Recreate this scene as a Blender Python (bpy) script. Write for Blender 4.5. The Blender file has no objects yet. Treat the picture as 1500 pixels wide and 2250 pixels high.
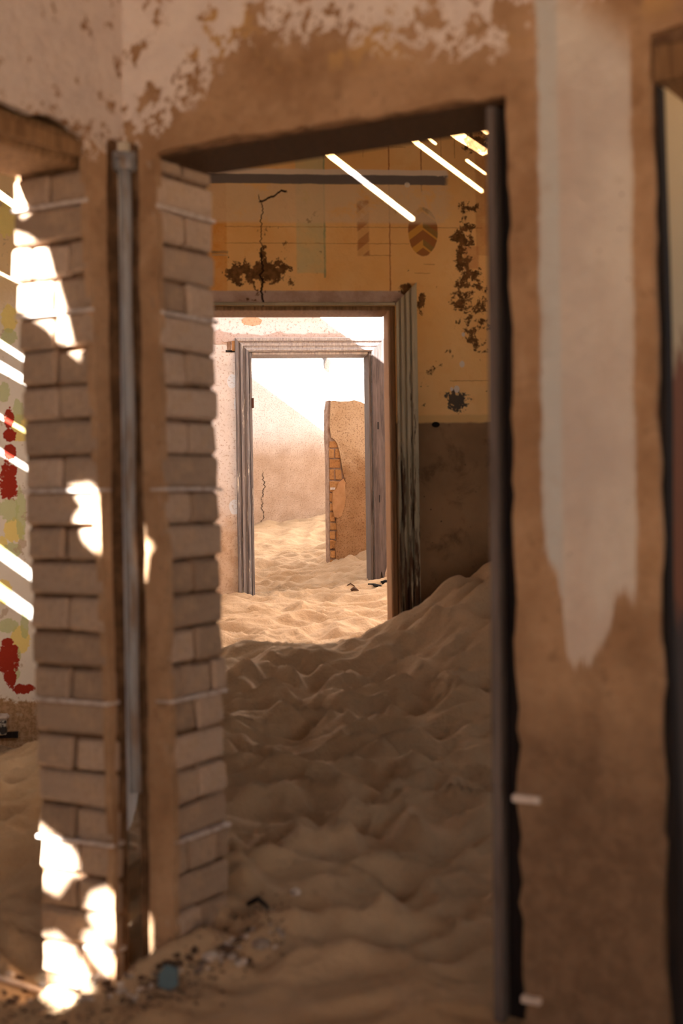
import bpy, bmesh, math, random
import numpy as np
from mathutils import Matrix, Vector

SC = bpy.context.scene
COL = SC.collection
random.seed(7)

# ------------------------------------------------------------------ camera
EYE = np.array([0.0, 0.0, 1.25])
FPX = 3125.0
PITCH, ROLL = 0.008, 0.014
_F = np.array([0, math.cos(PITCH), -math.sin(PITCH)])
_R0 = np.array([1.0, 0, 0]); _U0 = np.array([0, math.sin(PITCH), math.cos(PITCH)])
_R = math.cos(ROLL) * _R0 - math.sin(ROLL) * _U0
_U = math.sin(ROLL) * _R0 + math.cos(ROLL) * _U0
cam_d = bpy.data.cameras.new('camera'); cam = bpy.data.objects.new('camera', cam_d); COL.objects.link(cam)
cam.matrix_world = Matrix(((_R[0], _U[0], -_F[0], EYE[0]), (_R[1], _U[1], -_F[1], EYE[1]),
                           (_R[2], _U[2], -_F[2], EYE[2]), (0, 0, 0, 1)))
cam_d.sensor_fit = 'HORIZONTAL'; cam_d.sensor_width = 24.0; cam_d.lens = 50.0
cam_d.clip_start = 0.05; cam_d.clip_end = 500
cam_d.dof.use_dof = True; cam_d.dof.focus_distance = 10.0; cam_d.dof.aperture_fstop = 2.3
SC.camera = cam

# ------------------------------------------------------------------ sky, sun, exposure
SUN_L = np.array([1.0, 0.8, -0.81])                     # direction the sunlight travels
world = bpy.data.worlds.new('hazy_sky'); SC.world = world; world.use_nodes = True
bg = world.node_tree.nodes['Background']
bg.inputs['Color'].default_value = (0.88, 0.94, 1.0, 1); bg.inputs['Strength'].default_value = 1.0
sun_d = bpy.data.lights.new('sun', 'SUN'); sun_d.energy = 42.0; sun_d.angle = math.radians(0.4); sun_d.color = (1.0, 0.97, 0.93)
sun = bpy.data.objects.new('sun', sun_d); COL.objects.link(sun)
sun.rotation_euler = Vector(SUN_L).to_track_quat('-Z', 'Y').to_euler(); sun.location = (-8, -6, 8)
vs = SC.view_settings
SC.display_settings.display_device = 'sRGB'
vs.view_transform = 'Standard'; vs.look = 'None'; vs.gamma = 1.0; vs.use_curve_mapping = False
vs.exposure = 1.1
SC.cycles.use_denoising = True
SC.cycles.max_bounces = 10; SC.cycles.diffuse_bounces = 7
SC.cycles.sample_clamp_indirect = 6.0

# ------------------------------------------------------------------ small helpers
def lin(c):
    return tuple((v / 255 / 12.92) if v / 255 <= .04045 else ((v / 255 + .055) / 1.055) ** 2.4 for v in c) + (1.0,)

class Frame:
    """an upright plane: local x along the wall, local y into the wall (away from the viewer), local z up"""
    def __init__(s, ox, oy, deg):
        t = math.radians(deg); s.o = np.array([ox, oy, 0.0])
        s.dx = np.array([math.cos(t), math.sin(t), 0]); s.dy = np.array([-math.sin(t), math.cos(t), 0])
        s.mat = Matrix.Translation((ox, oy, 0)) @ Matrix.Rotation(t, 4, 'Z')
    def q(s, px, py, y0=0.0):
        d = _F + _R * ((px - 750) / FPX) + _U * ((1125 - py) / FPX)
        o = s.o + s.dy * y0
        k = (o - EYE).dot(s.dy) / d.dot(s.dy)
        P = EYE + d * k
        return ((P - s.o).dot(s.dx), P[2])
    def w(s, x, y, z):
        P = s.o + s.dx * x + s.dy * y; return np.array([P[0], P[1], z])
def ground(px, py, z):
    d = _F + _R * ((px - 750) / FPX) + _U * ((1125 - py) / FPX)
    return EYE + d * ((z - EYE[2]) / d[2])

def link(name, me, mat=None, parent=None, matrix=None):
    o = bpy.data.objects.new(name, me); COL.objects.link(o)
    if mat is not None and me is not None and not me.materials: me.materials.append(mat)
    if parent is not None: o.parent = parent
    if matrix is not None: o.matrix_local = matrix
    return o
def tag(o, label=None, cat=None, group=None, kind=None):
    if label: o['label'] = label
    if cat: o['category'] = cat
    if group: o['group'] = group
    if kind: o['kind'] = kind
    return o
def empty(name, loc=(0, 0, 0), matrix=None):
    o = bpy.data.objects.new(name, None); COL.objects.link(o)
    if matrix is not None: o.matrix_world = matrix
    else: o.location = loc
    o.empty_display_size = .1
    return o
def bm_mesh(bm, name, smooth=False):
    bmesh.ops.recalc_face_normals(bm, faces=bm.faces[:])
    me = bpy.data.meshes.new(name); bm.to_mesh(me); bm.free()
    if smooth:
        for p in me.polygons: p.use_smooth = True
    return me
def slab_bm(poly, y0, y1):
    """poly of (x, z) extruded from y0 to y1"""
    bm = bmesh.new()
    a = [bm.verts.new((x, y0, z)) for x, z in poly]; b = [bm.verts.new((x, y1, z)) for x, z in poly]
    n = len(poly)
    f1 = bm.faces.new(a); f2 = bm.faces.new(b[::-1])
    for i in range(n): bm.faces.new((a[(i + 1) % n], a[i], b[i], b[(i + 1) % n]))
    f1.normal_update(); f2.normal_update()
    bmesh.ops.triangulate(bm, faces=[f1, f2])
    return bm
def slab(name, poly, y0, y1, mat, parent=None, matrix=None):
    return link(name, bm_mesh(slab_bm(poly, y0, y1), name), mat, parent, matrix)
def rag(p0, p1, amp, step, rng, ends=False):
    """a ragged run of points from p0 to p1 (p1 left out)"""
    p0 = np.array(p0, float); p1 = np.array(p1, float); d = p1 - p0; L = np.linalg.norm(d)
    n = max(1, int(L / step)); nv = np.array([-d[1], d[0]]) / max(L, 1e-6); out = [tuple(p0)]
    w = 0
    for i in range(1, n):
        w = .55 * w + rng.uniform(-1, 1) * amp
        t = (i + rng.uniform(-.3, .3)) / n
        out.append(tuple(p0 + d * t + nv * w))
    return out
def box_bm(x0, x1, y0, y1, z0, z1, bev=0.0, bm=None):
    own = bm is None
    if own: bm = bmesh.new()
    r = bmesh.ops.create_cube(bm, size=1.0)
    for v in r['verts']:
        v.co = Vector(((x0 + x1) / 2 + v.co.x * (x1 - x0), (y0 + y1) / 2 + v.co.y * (y1 - y0), (z0 + z1) / 2 + v.co.z * (z1 - z0)))
    if bev:
        es = list({e for v in r['verts'] for e in v.link_edges})
        bmesh.ops.bevel(bm, geom=es, offset=bev, segments=1, affect='EDGES')
    return bm
def box(name, b, mat, parent=None, matrix=None, bev=0.0):
    return link(name, bm_mesh(box_bm(*b, bev=bev), name), mat, parent, matrix)
def tube_mesh(name, pts, r, n=10):
    bm = bmesh.new(); rings = []
    for i, p in enumerate(pts):
        p = Vector(p); d = (Vector(pts[min(i + 1, len(pts) - 1)]) - Vector(pts[max(i - 1, 0)])).normalized()
        u = d.orthogonal().normalized() if i == 0 else (u - d * u.dot(d)).normalized()
        v = d.cross(u); rr = r[i] if isinstance(r, (list, tuple)) else r
        rings.append([bm.verts.new(p + (u * math.cos(6.2832 * k / n) + v * math.sin(6.2832 * k / n)) * rr) for k in range(n)])
    for a, b in zip(rings, rings[1:]):
        for k in range(n): bm.faces.new((a[k], a[(k + 1) % n], b[(k + 1) % n], b[k]))
    bm.faces.new(rings[0][::-1]); bm.faces.new(rings[-1])
    return bm_mesh(bm, name, True)

# ------------------------------------------------------------------ node builder
class N:
    nt = None
class S:
    def __init__(s, k): s.k = k
    def __add__(a, b): return mth('ADD', a, b)
    def __radd__(a, b): return mth('ADD', a, b)
    def __sub__(a, b): return mth('SUBTRACT', a, b)
    def __rsub__(a, b): return mth('SUBTRACT', b, a)
    def __mul__(a, b): return mth('MULTIPLY', a, b)
    def __rmul__(a, b): return mth('MULTIPLY', a, b)
    def __truediv__(a, b): return mth('DIVIDE', a, b)
def put(sock, v):
    if isinstance(v, S): N.nt.links.new(v.k, sock)
    elif isinstance(v, tuple) and sock.type == 'RGBA' and len(v) == 3: sock.default_value = v + (1,)
    else: sock.default_value = v
def mth(op, a, b=None, c=None, clamp=False):
    n = N.nt.nodes.new('ShaderNodeMath'); n.operation = op; n.use_clamp = clamp
    put(n.inputs[0], a)
    if b is not None: put(n.inputs[1], b)
    if c is not None: put(n.inputs[2], c)
    return S(n.outputs[0])
def mx(a, b): return mth('MAXIMUM', a, b)
def mn(a, b): return mth('MINIMUM', a, b)
def ab(a): return mth('ABSOLUTE', a)
def sm(x, a, b):
    n = N.nt.nodes.new('ShaderNodeMapRange'); n.interpolation_type = 'SMOOTHSTEP'
    put(n.inputs[0], x); n.inputs[1].default_value = a; n.inputs[2].default_value = b
    if a > b:
        n.inputs[1].default_value = b; n.inputs[2].default_value = a; n.inputs[3].default_value = 1; n.inputs[4].default_value = 0
    return S(n.outputs[0])
def band(x, a, b, s): return sm(x, a - s, a + s) * sm(x, b + s, b - s)
def rect(x, z, x0, x1, z0, z1, s=.004): return band(x, min(x0, x1), max(x0, x1), s) * band(z, min(z0, z1), max(z0, z1), s)
def vec(x, y, z):
    n = N.nt.nodes.new('ShaderNodeCombineXYZ'); put(n.inputs[0], x); put(n.inputs[1], y); put(n.inputs[2], z); return S(n.outputs[0])
def noise(v, scale, detail=4.0, rough=.55, dist=0.0):
    n = N.nt.nodes.new('ShaderNodeTexNoise'); put(n.inputs['Vector'], v)
    n.inputs['Scale'].default_value = scale; n.inputs['Detail'].default_value = detail
    n.inputs['Roughness'].default_value = rough; n.inputs['Distortion'].default_value = dist
    return S(n.outputs['Fac'])
def vor(v, scale, feature='F1'):
    n = N.nt.nodes.new('ShaderNodeTexVoronoi'); n.feature = feature; put(n.inputs['Vector'], v); n.inputs['Scale'].default_value = scale
    return S(n.outputs['Distance'])
def mixc(f, a, b):
    n = N.nt.nodes.new('ShaderNodeMix'); n.data_type = 'RGBA'
    put(n.inputs[0], f); put(n.inputs[6], a); put(n.inputs[7], b); return S(n.outputs[2])
def curve(x, pts):
    """piecewise value of x through a float curve; pts in real units"""
    xs = [p[0] for p in pts]; zs = [p[1] for p in pts]; x0, x1, z0, z1 = xs[0], xs[-1], min(zs), max(zs)
    u = (x - x0) * (1 / (x1 - x0))
    n = N.nt.nodes.new('ShaderNodeFloatCurve'); c = n.mapping.curves[0]
    pp = [((a - x0) / (x1 - x0), (b - z0) / max(z1 - z0, 1e-6)) for a, b in pts]
    while len(c.points) < len(pp): c.points.new(.5, .5)
    for p, (a, b) in zip(c.points, pp): p.location = (a, b); p.handle_type = 'VECTOR'
    n.mapping.update(); put(n.inputs['Value'], u)
    return S(n.outputs[0]) * (z1 - z0) + z0
def coords():
    t = N.nt.nodes.new('ShaderNodeTexCoord'); s = N.nt.nodes.new('ShaderNodeSeparateXYZ')
    N.nt.links.new(t.outputs['Object'], s.inputs[0])
    return S(t.outputs['Object']), S(s.outputs[0]), S(s.outputs[1]), S(s.outputs[2])
def rnd():
    n = N.nt.nodes.new('ShaderNodeObjectInfo'); return S(n.outputs['Random'])
def start(name):
    m = bpy.data.materials.new(name); m.use_nodes = True; N.nt = m.node_tree
    return m
def finish(m, col, rough=.92, bump=None, dist=.01, strength=1.0, metal=0.0, spec=.25):
    b = N.nt.nodes['Principled BSDF']
    put(b.inputs['Base Color'], col); put(b.inputs['Roughness'], rough)
    b.inputs['Metallic'].default_value = metal; b.inputs['Specular IOR Level'].default_value = spec
    if bump is not None:
        n = N.nt.nodes.new('ShaderNodeBump'); n.inputs['Distance'].default_value = dist; n.inputs['Strength'].default_value = strength
        put(n.inputs['Height'], bump); N.nt.links.new(n.outputs[0], b.inputs['Normal'])
    return m

# ------------------------------------------------------------------ where the walls stand
CX, CY = (285 - 750) / FPX * 3.6, 3.6                   # the inner corner of the near room
FB = Frame(CX, CY, -30)                                 # near wall to the right of the corner
FA = Frame(CX, CY, 60)                                  # near wall to the left of the corner
FY = Frame(0, 6.78, 6)                                  # ochre wall
FC = Frame(0, 9.50, 6)                                  # wall with the grey door frame
FD = Frame(0, 13.0, 6)                                  # last wall
FE = Frame((725 - 750) / FPX * 10.6, 10.6, 15)          # broken wall end
FL = Frame(-1.7, 7.0, 6)                                # painted wall of the left room
TH = .25
ZTOP = 3.25

# ------------------------------------------------------------------ materials
PB = lambda px, py: FB.q(px, py)
def make_near_plaster(name, which):
    m = start(name); v, x, y, z = coords()
    n1 = noise(v, 9, 8, .62); n2 = noise(v, 3.2, 5, .6); n3 = noise(v, 40, 4, .6); n4 = noise(v, 7.0, 10, .68, .25); n5 = noise(v, 17, 8, .7, .2)
    brown = mixc(sm(n2, .3, .7), lin((152, 116, 84)), lin((184, 148, 114)))
    brown = mixc(sm(n1, .45, .75) * .6, brown, lin((200, 166, 132)))
    brown = mixc(sm(n3, .5, .8) * .35, brown, lin((118, 86, 60)))
    brown = mixc(sm(n5, .56, .66) * .5, brown, lin((126, 94, 66)))
    cream = mixc(sm(n1, .35, .65), lin((228, 212, 200)), lin((216, 200, 190)))
    cream = mixc(sm(n5, .55, .75) * .5, cream, lin((208, 182, 160)))
    ochre = lin((194, 154, 100))
    if which == 'B':
        zl = curve(x, [(-.1, 2.14), (0, 2.16), (.12, 2.20), (.24, 2.26), (.32, 2.34), (.42, 2.38), (.60, 2.33), (.80, 2.28), (1.0, 2.22), (1.08, 2.28), (1.5, 2.35)])
        d = z - zl + (n4 - .5) * .70 + (n5 - .5) * .55
        white = sm(d, -.006, .010)
        holes = sm(n4 * .8 + n5 * .7, .80, .815) + sm(n5, .60, .615) * sm(x, -.05, .5)
        white = white * (1 - mn(holes, 1.0))
        oc = sm(noise(v, 6, 6, .6), .52, .58) * sm(x, .08, .2) * sm(z, 2.2, 2.3)
        col = mixc(white, mixc(oc * .75, brown, ochre), cream)
        x0, _ = PB(1192, 1100); x1, _ = PB(1397, 1100)
        xm, _ = PB(1238, 1100)
        tip = curve(x, [(x0 - .02, 1.18), (x0, 1.15), (x0 + .028, 1.085), (x0 + .042, 1.02), (x0 + .050, .91), (x0 + .09, .885), (x0 + .12, .91), (x0 + .143, .96), (x0 + .155, 1.0), (x0 + .162, 1.05), (x1, 1.04), (x1 + .03, 1.03)])
        wob = (noise(vec(x * 2.2, y, z * .8), 9, 10, .72) - .5) * .05
        drip = (noise(vec(x * 5, y, z * .4), 12, 6, .7) - .5)
        pale = band(x + wob * .7, x0, x1, .006) * sm(z - tip + wob * 1.0 + drip * .16, -.01, .02) * sm(z + x * .9 + wob, 3.44, 3.30)
        grey = mixc(sm(n2, .35, .65), lin((200, 186, 174)), lin((216, 204, 190)))
        edge = mixc(sm(x, xm - .008, xm + .004), lin((198, 196, 190)), grey)
        edge = mixc(sm(noise(vec(x, y, z * .25), 7, 5, .6), .48, .72) * .6, edge, lin((196, 172, 154)))
        edge = mixc(sm(n5, .56, .72) * .45, edge, lin((182, 164, 146)))
        edge = mixc(sm(noise(v, 11, 3, .5), .72, .74), edge, lin((140, 92, 56)))
        col = mixc(pale, col, edge)
        low = sm(x, 1.0, 1.06) * sm(z + (n2 - .5) * .6, 1.15, .5) * (1 - pale)  # shade painted into the plaster: right pier darkens towards its foot
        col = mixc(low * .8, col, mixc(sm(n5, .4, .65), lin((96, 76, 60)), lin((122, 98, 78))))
    else:
        d = z - 2.14 + (n4 - .5) * .55 + (n5 - .5) * .5
        white = sm(d, -.006, .010) * (1 - sm(n4 * .8 + n5 * .7, .82, .835))
        col = mixc(white, brown, cream)
    pit = sm(vor(v, 26), .10, .05) * sm(n2, .5, .62)
    col = mixc(pit * .6, col, lin((96, 68, 46)))
    return finish(m, col, .95, n1 * .5 + n3 * .35 + n5 * .6, .02, .9)
M_A = make_near_plaster('corner_plaster_left', 'A')
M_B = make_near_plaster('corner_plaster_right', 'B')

m = start('mortar_core'); v, x, y, z = coords(); n1 = noise(v, 16, 6, .6); n2 = noise(v, 60, 3)
M_CORE = finish(m, mixc(sm(n1, .35, .7), lin((96, 70, 50)), lin((138, 106, 78))), .97, n1 + n2 * .5, .02)

m = start('cement_brick'); v, x, y, z = coords(); r = rnd(); n1 = noise(v, 14, 6, .65); n2 = noise(v, 90, 3)
c = mixc(r, lin((152, 126, 104)), lin((190, 164, 142))); c = mixc(sm(n1, .5, .75) * .6, c, lin((188, 156, 124))); c = mixc(sm(n2, .5, .75) * .4, c, lin((112, 86, 66)))
M_BRICK = finish(m, c, .97, n1 + n2 * .5, .012)

m = start('ruin_brick'); v, x, y, z = coords(); r = rnd(); n1 = noise(v, 14, 6, .65); n2 = noise(v, 70, 3)
c = mixc(r, lin((156, 108, 62)), lin((182, 136, 86))); c = mixc(sm(n2, .5, .7) * .5, c, lin((104, 70, 40)))
M_BRICK2 = finish(m, c, .97, n1 + n2 * .5, .012)

m = start('hoop_iron'); v, x, y, z = coords(); n1 = noise(v, 30, 5)
M_STRAP = finish(m, mixc(sm(n1, .4, .7), lin((206, 192, 182)), lin((168, 148, 134))), .7, n1, .003)

m = start('galvanised_conduit'); v, x, y, z = coords(); n1 = noise(vec(x * 3, y * 3, z * .5), 10, 6, .65)
M_PIPE = finish(m, mixc(sm(n1, .42, .66), lin((150, 150, 152)), lin((128, 108, 92))), .8, n1, .003)

def timber(name, a, b, c, grain=26, streak=.55, paint=None):
    m = start(name); v, x, y, z = coords()
    g = noise(vec(x * grain, y * grain, z * 1.1), 3, 8, .65, .3); g2 = noise(vec(x * 90, y * 90, z * 3), 2, 4, .6); n = noise(v, 4, 4)
    col = mixc(sm(g, .35, .65), lin(a), lin(b)); col = mixc(sm(g2, streak, .75), col, lin(c))
    if paint: col = paint(col, v, x, y, z, g)
    return finish(m, col, .85, g + g2 * .5, .006)
M_BLACKWOOD = timber('charred_black_timber', (30, 24, 22), (44, 38, 36), (20, 17, 17))
M_BEAD = timber('dark_grey_timber', (92, 80, 74), (118, 106, 100), (60, 50, 46))
M_SOFFIT = timber('dark_soffit_timber', (70, 48, 32), (92, 66, 44), (44, 30, 20))
M_LINTEL = timber('lintel_timber', (112, 82, 54), (146, 112, 78), (70, 48, 30))
M_GREYWOOD = timber('weathered_grey_timber', (156, 150, 152), (184, 178, 178), (116, 108, 108))
M_DARKPLANK = timber('dark_weathered_plank', (70, 60, 58), (98, 86, 82), (38, 31, 30), 20)
M_TANWOOD = timber('tan_inner_timber', (150, 112, 80), (170, 132, 98), (104, 70, 44))
def flaked(col, v, x, y, z, g):
    n = noise(vec(x * 5, y * 5, z * .35), 9, 6, .7); n2 = noise(v, 2.0, 3)
    f = sm(n + (z - 1.25) * .16, .44, .50)
    return mixc(f, col, mixc(sm(n2, .4, .6), lin((190, 176, 148)), lin((160, 150, 126))))
M_FLAKE = timber('flaking_painted_timber', (62, 42, 28), (88, 62, 42), (40, 26, 16), paint=flaked)
def flaked2(col, v, x, y, z, g):
    n = noise(vec(x * 6, y * 6, z * .5), 8, 6, .7)
    return mixc(sm(n, .60, .64), col, lin((196, 186, 172)))
M_GREYFLAKE = timber('grey_timber_with_paint_remains', (98, 91, 91), (132, 124, 122), (60, 52, 52), paint=flaked2)

# ochre wall, painted decoration in wall coordinates
QY = lambda px, py: FY.q(px, py)
def yx(px, py=600): return QY(px, py)[0]
def yz(py, px=750): return QY(px, py)[1]
m = start('ochre_painted_plaster'); v, x, y, z = coords()
n1 = noise(v, 10, 8, .65); n2 = noise(v, 2.2, 4, .55); n3 = noise(v, 34, 5, .6); n4 = noise(v, 5, 8, .7, .5)
col = mixc(sm(n2, .3, .7), lin((232, 178, 108)), lin((240, 194, 132)))
col = mixc(sm(n1, .5, .8) * .5, col, lin((226, 158, 80)))
n6 = noise(v, 13, 10, .74, .2)
W = (n3 - .5) * .012
def paint_rect(col, a, b, c_, d_, colr, f=.8, s=.006):
    return mixc(rect(x + W, z + W, yx(a), yx(b), yz(d_), yz(c_), s) * (f * .6 + .4 * f * sm(n1, .35, .6)), col, lin(colr))
col = paint_rect(col, 420, 499, 300, 700, (216, 142, 58), .8)
col = paint_rect(col, 652, 716, 280, 600, (190, 188, 146), .62)
col = paint_rect(col, 712, 716, 280, 610, (112, 134, 104), .6, .002)
col = paint_rect(col, 1046, 1100, 250, 560, (178, 112, 62), .55)
col = paint_rect(col, 1018, 1052, 540, 590, (188, 116, 70), .5)
for px in (857, 928): col = paint_rect(col, px - 1.5, px + 1.5, 240, 640 if px == 857 else 420, (150, 76, 36), .8, .001)
for px in (584, 590, 801, 1002, 972): col = paint_rect(col, px - 1, px + 1, 250, 345, (150, 86, 40), .6, .001)
for py, a, b in ((499, 495, 1060), (535, 495, 900), (322, 785, 895), (600, 910, 945), (580, 930, 955), (838, 985, 1070), (561, 810, 860)):
    col = paint_rect(col, a, b, py - 1, py + 1, (160, 100, 50), .6, .001)
col = paint_rect(col, 465, 502, 552, 558, (120, 110, 86), .7, .002); col = paint_rect(col, 465, 502, 560, 563, (176, 160, 128), .7, .001)
# rose coloured hook band and the leaf with its chevrons
def stripes(sl, per, off): return sm(mth('FRACT', (z * 1.0 + sl * x) * (1 / per) + off), .45, .50)
hx0, hx1 = yx(786), yx(812)
hook = rect(x + W, z + W, hx0, hx1, yz(562), yz(440), .006)
col = mixc(hook * (.35 + .5 * stripes(-.8, .09, .2)) * .8, col, lin((156, 92, 48)))
lx, lz = yx(930), yz(508); ex = (x - lx) * (1 / .072); ez = (z - lz) * (1 / .118)
leaf = sm(ex * ex + ez * ez + (n3 - .5) * .25, 1.03, .93)
chev = sm(mth('FRACT', (z - ab(x - lx) * -.75 * 1.0) * (1 / .085) + .1), .42, .48) 
chev2 = sm(mth('FRACT', (z + ab(x - lx) * .75) * (1 / .085) + .62), .62, .68)
lc = mixc(chev, lin((206, 148, 58)), lin((140, 78, 34))); lc = mixc(chev2 * sm(x, lx - .002, lx + .002), lc, lin((120, 92, 42)))
col = mixc(leaf * .85, col, lc)
# remains of a rail: pale line, dark grey band, bare plaster below
r0, r1 = yx(440), yx(985)
wz = z + (n1 - .5) * .012
rail_end = sm(x + (n1 - .5) * .05, r1 + .01, r1 - .015)
col = mixc(band(wz, yz(490), yz(404), .012) * sm(x + (n4 - .5) * .5, r1 + .03, r1 - .05) * .75 * sm(n4, .33, .5), col, lin((222, 192, 156)))
col = mixc(band(wz, yz(390), yz(372), .004) * rail_end * .9, col, lin((226, 208, 190)))
col = mixc(band(wz, yz(405), yz(384), .003) * rail_end * sm(noise(v, 9, 5), .72, .66), col, lin((112, 102, 98)))
spots = sm(vor(vec(x, z, 0.0), 9), .14, .11) * band(z, yz(425), yz(400), .01) * rail_end
col = mixc(spots, col, lin((230, 214, 196)))
# bare mauve strip over the door
door_r = yx(872, 680)
col = mixc(rect(x, z + W * .5, -3, yx(905), yz(671), yz(639), .004), col, mixc(sm(n1, .4, .65), lin((186, 160, 146)), lin((168, 138, 122))))
# flaked-off areas
def flake(px, py, rx, rz, th=.5):
    ax = (x - yx(px)) * (1 / rx); az = (z - yz(py)) * (1 / rz)
    return sm(n6 * 1.7 + n4 * .5 - .16 - (ax * ax + az * az) * .12, th + .33, th + .345)
fl = flake(570, 605, .15, .07, .53)
for a in ((1030, 640, .07, .12, .53), (1020, 540, .05, .14, .56), (1045, 720, .06, .14, .57), (925, 668, .02, .05, .5), (900, 636, .05, .02, .5),
          (580, 560, .018, .09, .52), (1035, 455, .05, .03, .55), (1040, 310, .06, .05, .53)): fl = mx(fl, flake(*a))
fl = mx(fl, sm(n6 + (noise(v, 3, 3) - .5) * .6, .655, .67) * sm(z, yz(440), yz(540)))
col = mixc(fl, col, mixc(sm(n3, .4, .6), lin((96, 64, 34)), lin((124, 86, 48))))
col = mixc(flake(1002, 885, .045, .05, .5), col, lin((86, 74, 62)))
for px, py, rr in ((1015, 800, .012), (1003, 855, .013), (1018, 735, .008), (992, 855, .008)):
    dx = x - yx(px, py); dz = z - yz(py, px)
    col = mixc(sm(dx * dx + dz * dz * .6 + (n3 - .5) * .0002, rr * rr * 1.3, rr * rr * .8), col, lin((222, 204, 188)))
# brown bare dado
dd = z - yz(930) + (n1 - .5) * .02
dado = mixc(sm(n2, .3, .7), lin((120, 90, 62)), lin((146, 114, 82))); dado = mixc(sm(n4, .5, .7) * .7, dado, lin((78, 52, 32))); dado = mixc(sm(vor(v, 22), .09, .05) * sm(n2, .5, .6), dado, lin((40, 26, 16)))
col = mixc(band(dd, .0, .035, .008) * .7, col, lin((206, 164, 104)))
col = mixc(sm(dd, .006, -.008), col, dado)
hole = (x - yx(957, 933)) * (x - yx(957, 933)) + (z - yz(933, 957)) * (z - yz(933, 957)) * 2
col = mixc(sm(hole, .00045, .0003), col, lin((22, 14, 8)))
# long crack
cr = ab(x - (yx(575) + (noise(vec(0.0, 0.0, z), 9, 8, .65) - .5) * .14))
crk = sm(cr, .006, .002) * band(z, yz(672), yz(560), .01) + sm(cr, .003, .0006) * band(z, yz(672), yz(430), .01)
cr2 = ab(z - (yz(432) + (noise(vec(x, 0.0, 0.0), 9, 5, .6) - .5) * .10 + (x - yx(605)) * .35))
crk = crk + sm(cr2, .006, .002) * band(x, yx(572), yx(632), .006)
col = mixc(mn(crk, 1.0), col, lin((62, 38, 20)))
M_OCHRE = finish(m, col, .93, n1 * .5 + n3 * .3 - fl * .5 - crk * .8, .01)

QC = lambda px, py: FC.q(px, py)
m = start('bleached_lilac_plaster'); v, x, y, z = coords()
n1 = noise(v, 11, 8, .65); n2 = noise(v, 2.6, 5, .6); n3 = noise(v, 60, 4, .65); n4 = noise(v, 6, 7, .7, .4)
zb = QC(500, 1130)[1]
pale = mixc(sm(n2, .35, .65), lin((206, 198, 196)), lin((226, 220, 220))); brn = mixc(sm(n1, .35, .65), lin((176, 150, 126)), lin((200, 180, 162)))
col = mixc(sm(z - zb + (n4 - .5) * .9, -.28, .30), brn, pale)
zt = QC(600, 738)[1] + 0.0
wave = z - (zt + .018 + (noise(vec(x * 1.0, 0.0, 0.0), 3.0, 3, .5) - .5) * .12)
skim = sm(wave + (n1 - .5) * .03, .003, -.004) * sm(z, zt - .06, zt - .05) 
col = mixc(skim * .85, col, lin((190, 168, 160)))
col = mixc(band(wave + (n1 - .5) * .05, .0, .07, .012) * .75, col, lin((226, 222, 224)))
def blob(px, py, r, rz=None, k=.35):
    a, b = QC(px, py); rz = rz or r; ax = (x - a) * (1 / r); az = (z - b) * (1 / rz)
    return sm(ax * ax + az * az + (n4 - .5) * 2.0 + (n1 - .5), 1.05, .95)
col = mixc(blob(553, 705, .07, .035), col, lin((206, 166, 138)))
for a in ((510, 838, .032, .045), (516, 1115, .04, .05), (527, 1175, .012, .08), (518, 888, .012, .04)): col = mixc(blob(*a), col, lin((216, 222, 232)))
dots = sm(vor(v, 30), .075, .05) * sm(n2, .48, .58)
col = mixc(dots * .35, col, lin((122, 92, 72)))
col = mixc(sm(n3, .53, .66) * .6, col, lin((150, 120, 98))); col = mixc(sm(n3, .40, .28) * .35, col, lin((236, 224, 214)))
M_LILAC = finish(m, col, .95, n1 * .5 + n3 * .5 + skim * .5, .008)

QD = lambda px, py: FD.q(px, py)
m = start('far_sandy_plaster'); v, x, y, z = coords()
n1 = noise(v, 6, 8, .65); n2 = noise(v, 1.6, 4, .6); n3 = noise(v, 95, 3, .75)
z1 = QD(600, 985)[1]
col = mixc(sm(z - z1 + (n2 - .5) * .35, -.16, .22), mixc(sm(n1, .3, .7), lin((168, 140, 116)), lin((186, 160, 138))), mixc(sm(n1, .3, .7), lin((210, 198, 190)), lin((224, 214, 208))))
col = mixc(sm(n3, .52, .64) * .6, col, lin((110, 80, 58)))
col = mixc(sm(vor(v, 9), .045, .02) * sm(n2, .48, .55), col, lin((70, 48, 34)))
cr = ab(x - (QD(577, 1090)[0] + (noise(vec(0.0, 0.0, z), 6, 8, .7) - .5) * .22))
crk = sm(cr, .007, .001) * band(z, QD(577, 1160)[1], QD(577, 1040)[1], .03) * sm(noise(v, 12, 3), .40, .48)
col = mixc(crk * .9, col, lin((70, 46, 30)))
M_FAR = finish(m, col, .95, n1 * .4 + n3 * .5 - crk, .012)

m = start('pebbled_golden_plaster'); v, x, y, z = coords()
n1 = noise(v, 7, 7, .6); n2 = noise(v, 80, 3, .75); n3 = noise(v, 150, 3, .7)
zz = FE.q(770, 1010)[1]
col = mixc(sm(z - zz + (n1 - .5) * .5, -.12, .12), mixc(sm(n1, .35, .65), lin((154, 114, 76)), lin((172, 132, 92))), mixc(sm(n1, .35, .65), lin((190, 156, 118)), lin((202, 170, 134))))
col = mixc(sm(n2, .52, .64) * .7, col, lin((98, 58, 26))); col = mixc(sm(n3, .60, .72) * .7, col, lin((222, 182, 130)))
pits = sm(vor(v, 11), .10, .07) * band(z, FE.q(770, 1170)[1], FE.q(770, 1120)[1], .03)
col = mixc(pits, col, lin((58, 34, 18)))
M_GOLD = finish(m, col, .95, n2 * .7 + n3 * .4 - pits, .012)
m = start('smooth_patch_plaster'); v, x, y, z = coords(); n1 = noise(v, 14, 6, .6); n2 = noise(v, 70, 3)
M_PATCH = finish(m, mixc(sm(n1, .3, .7), lin((160, 116, 76)), lin((178, 134, 92))), .95, n1 + n2 * .3, .006)
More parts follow.
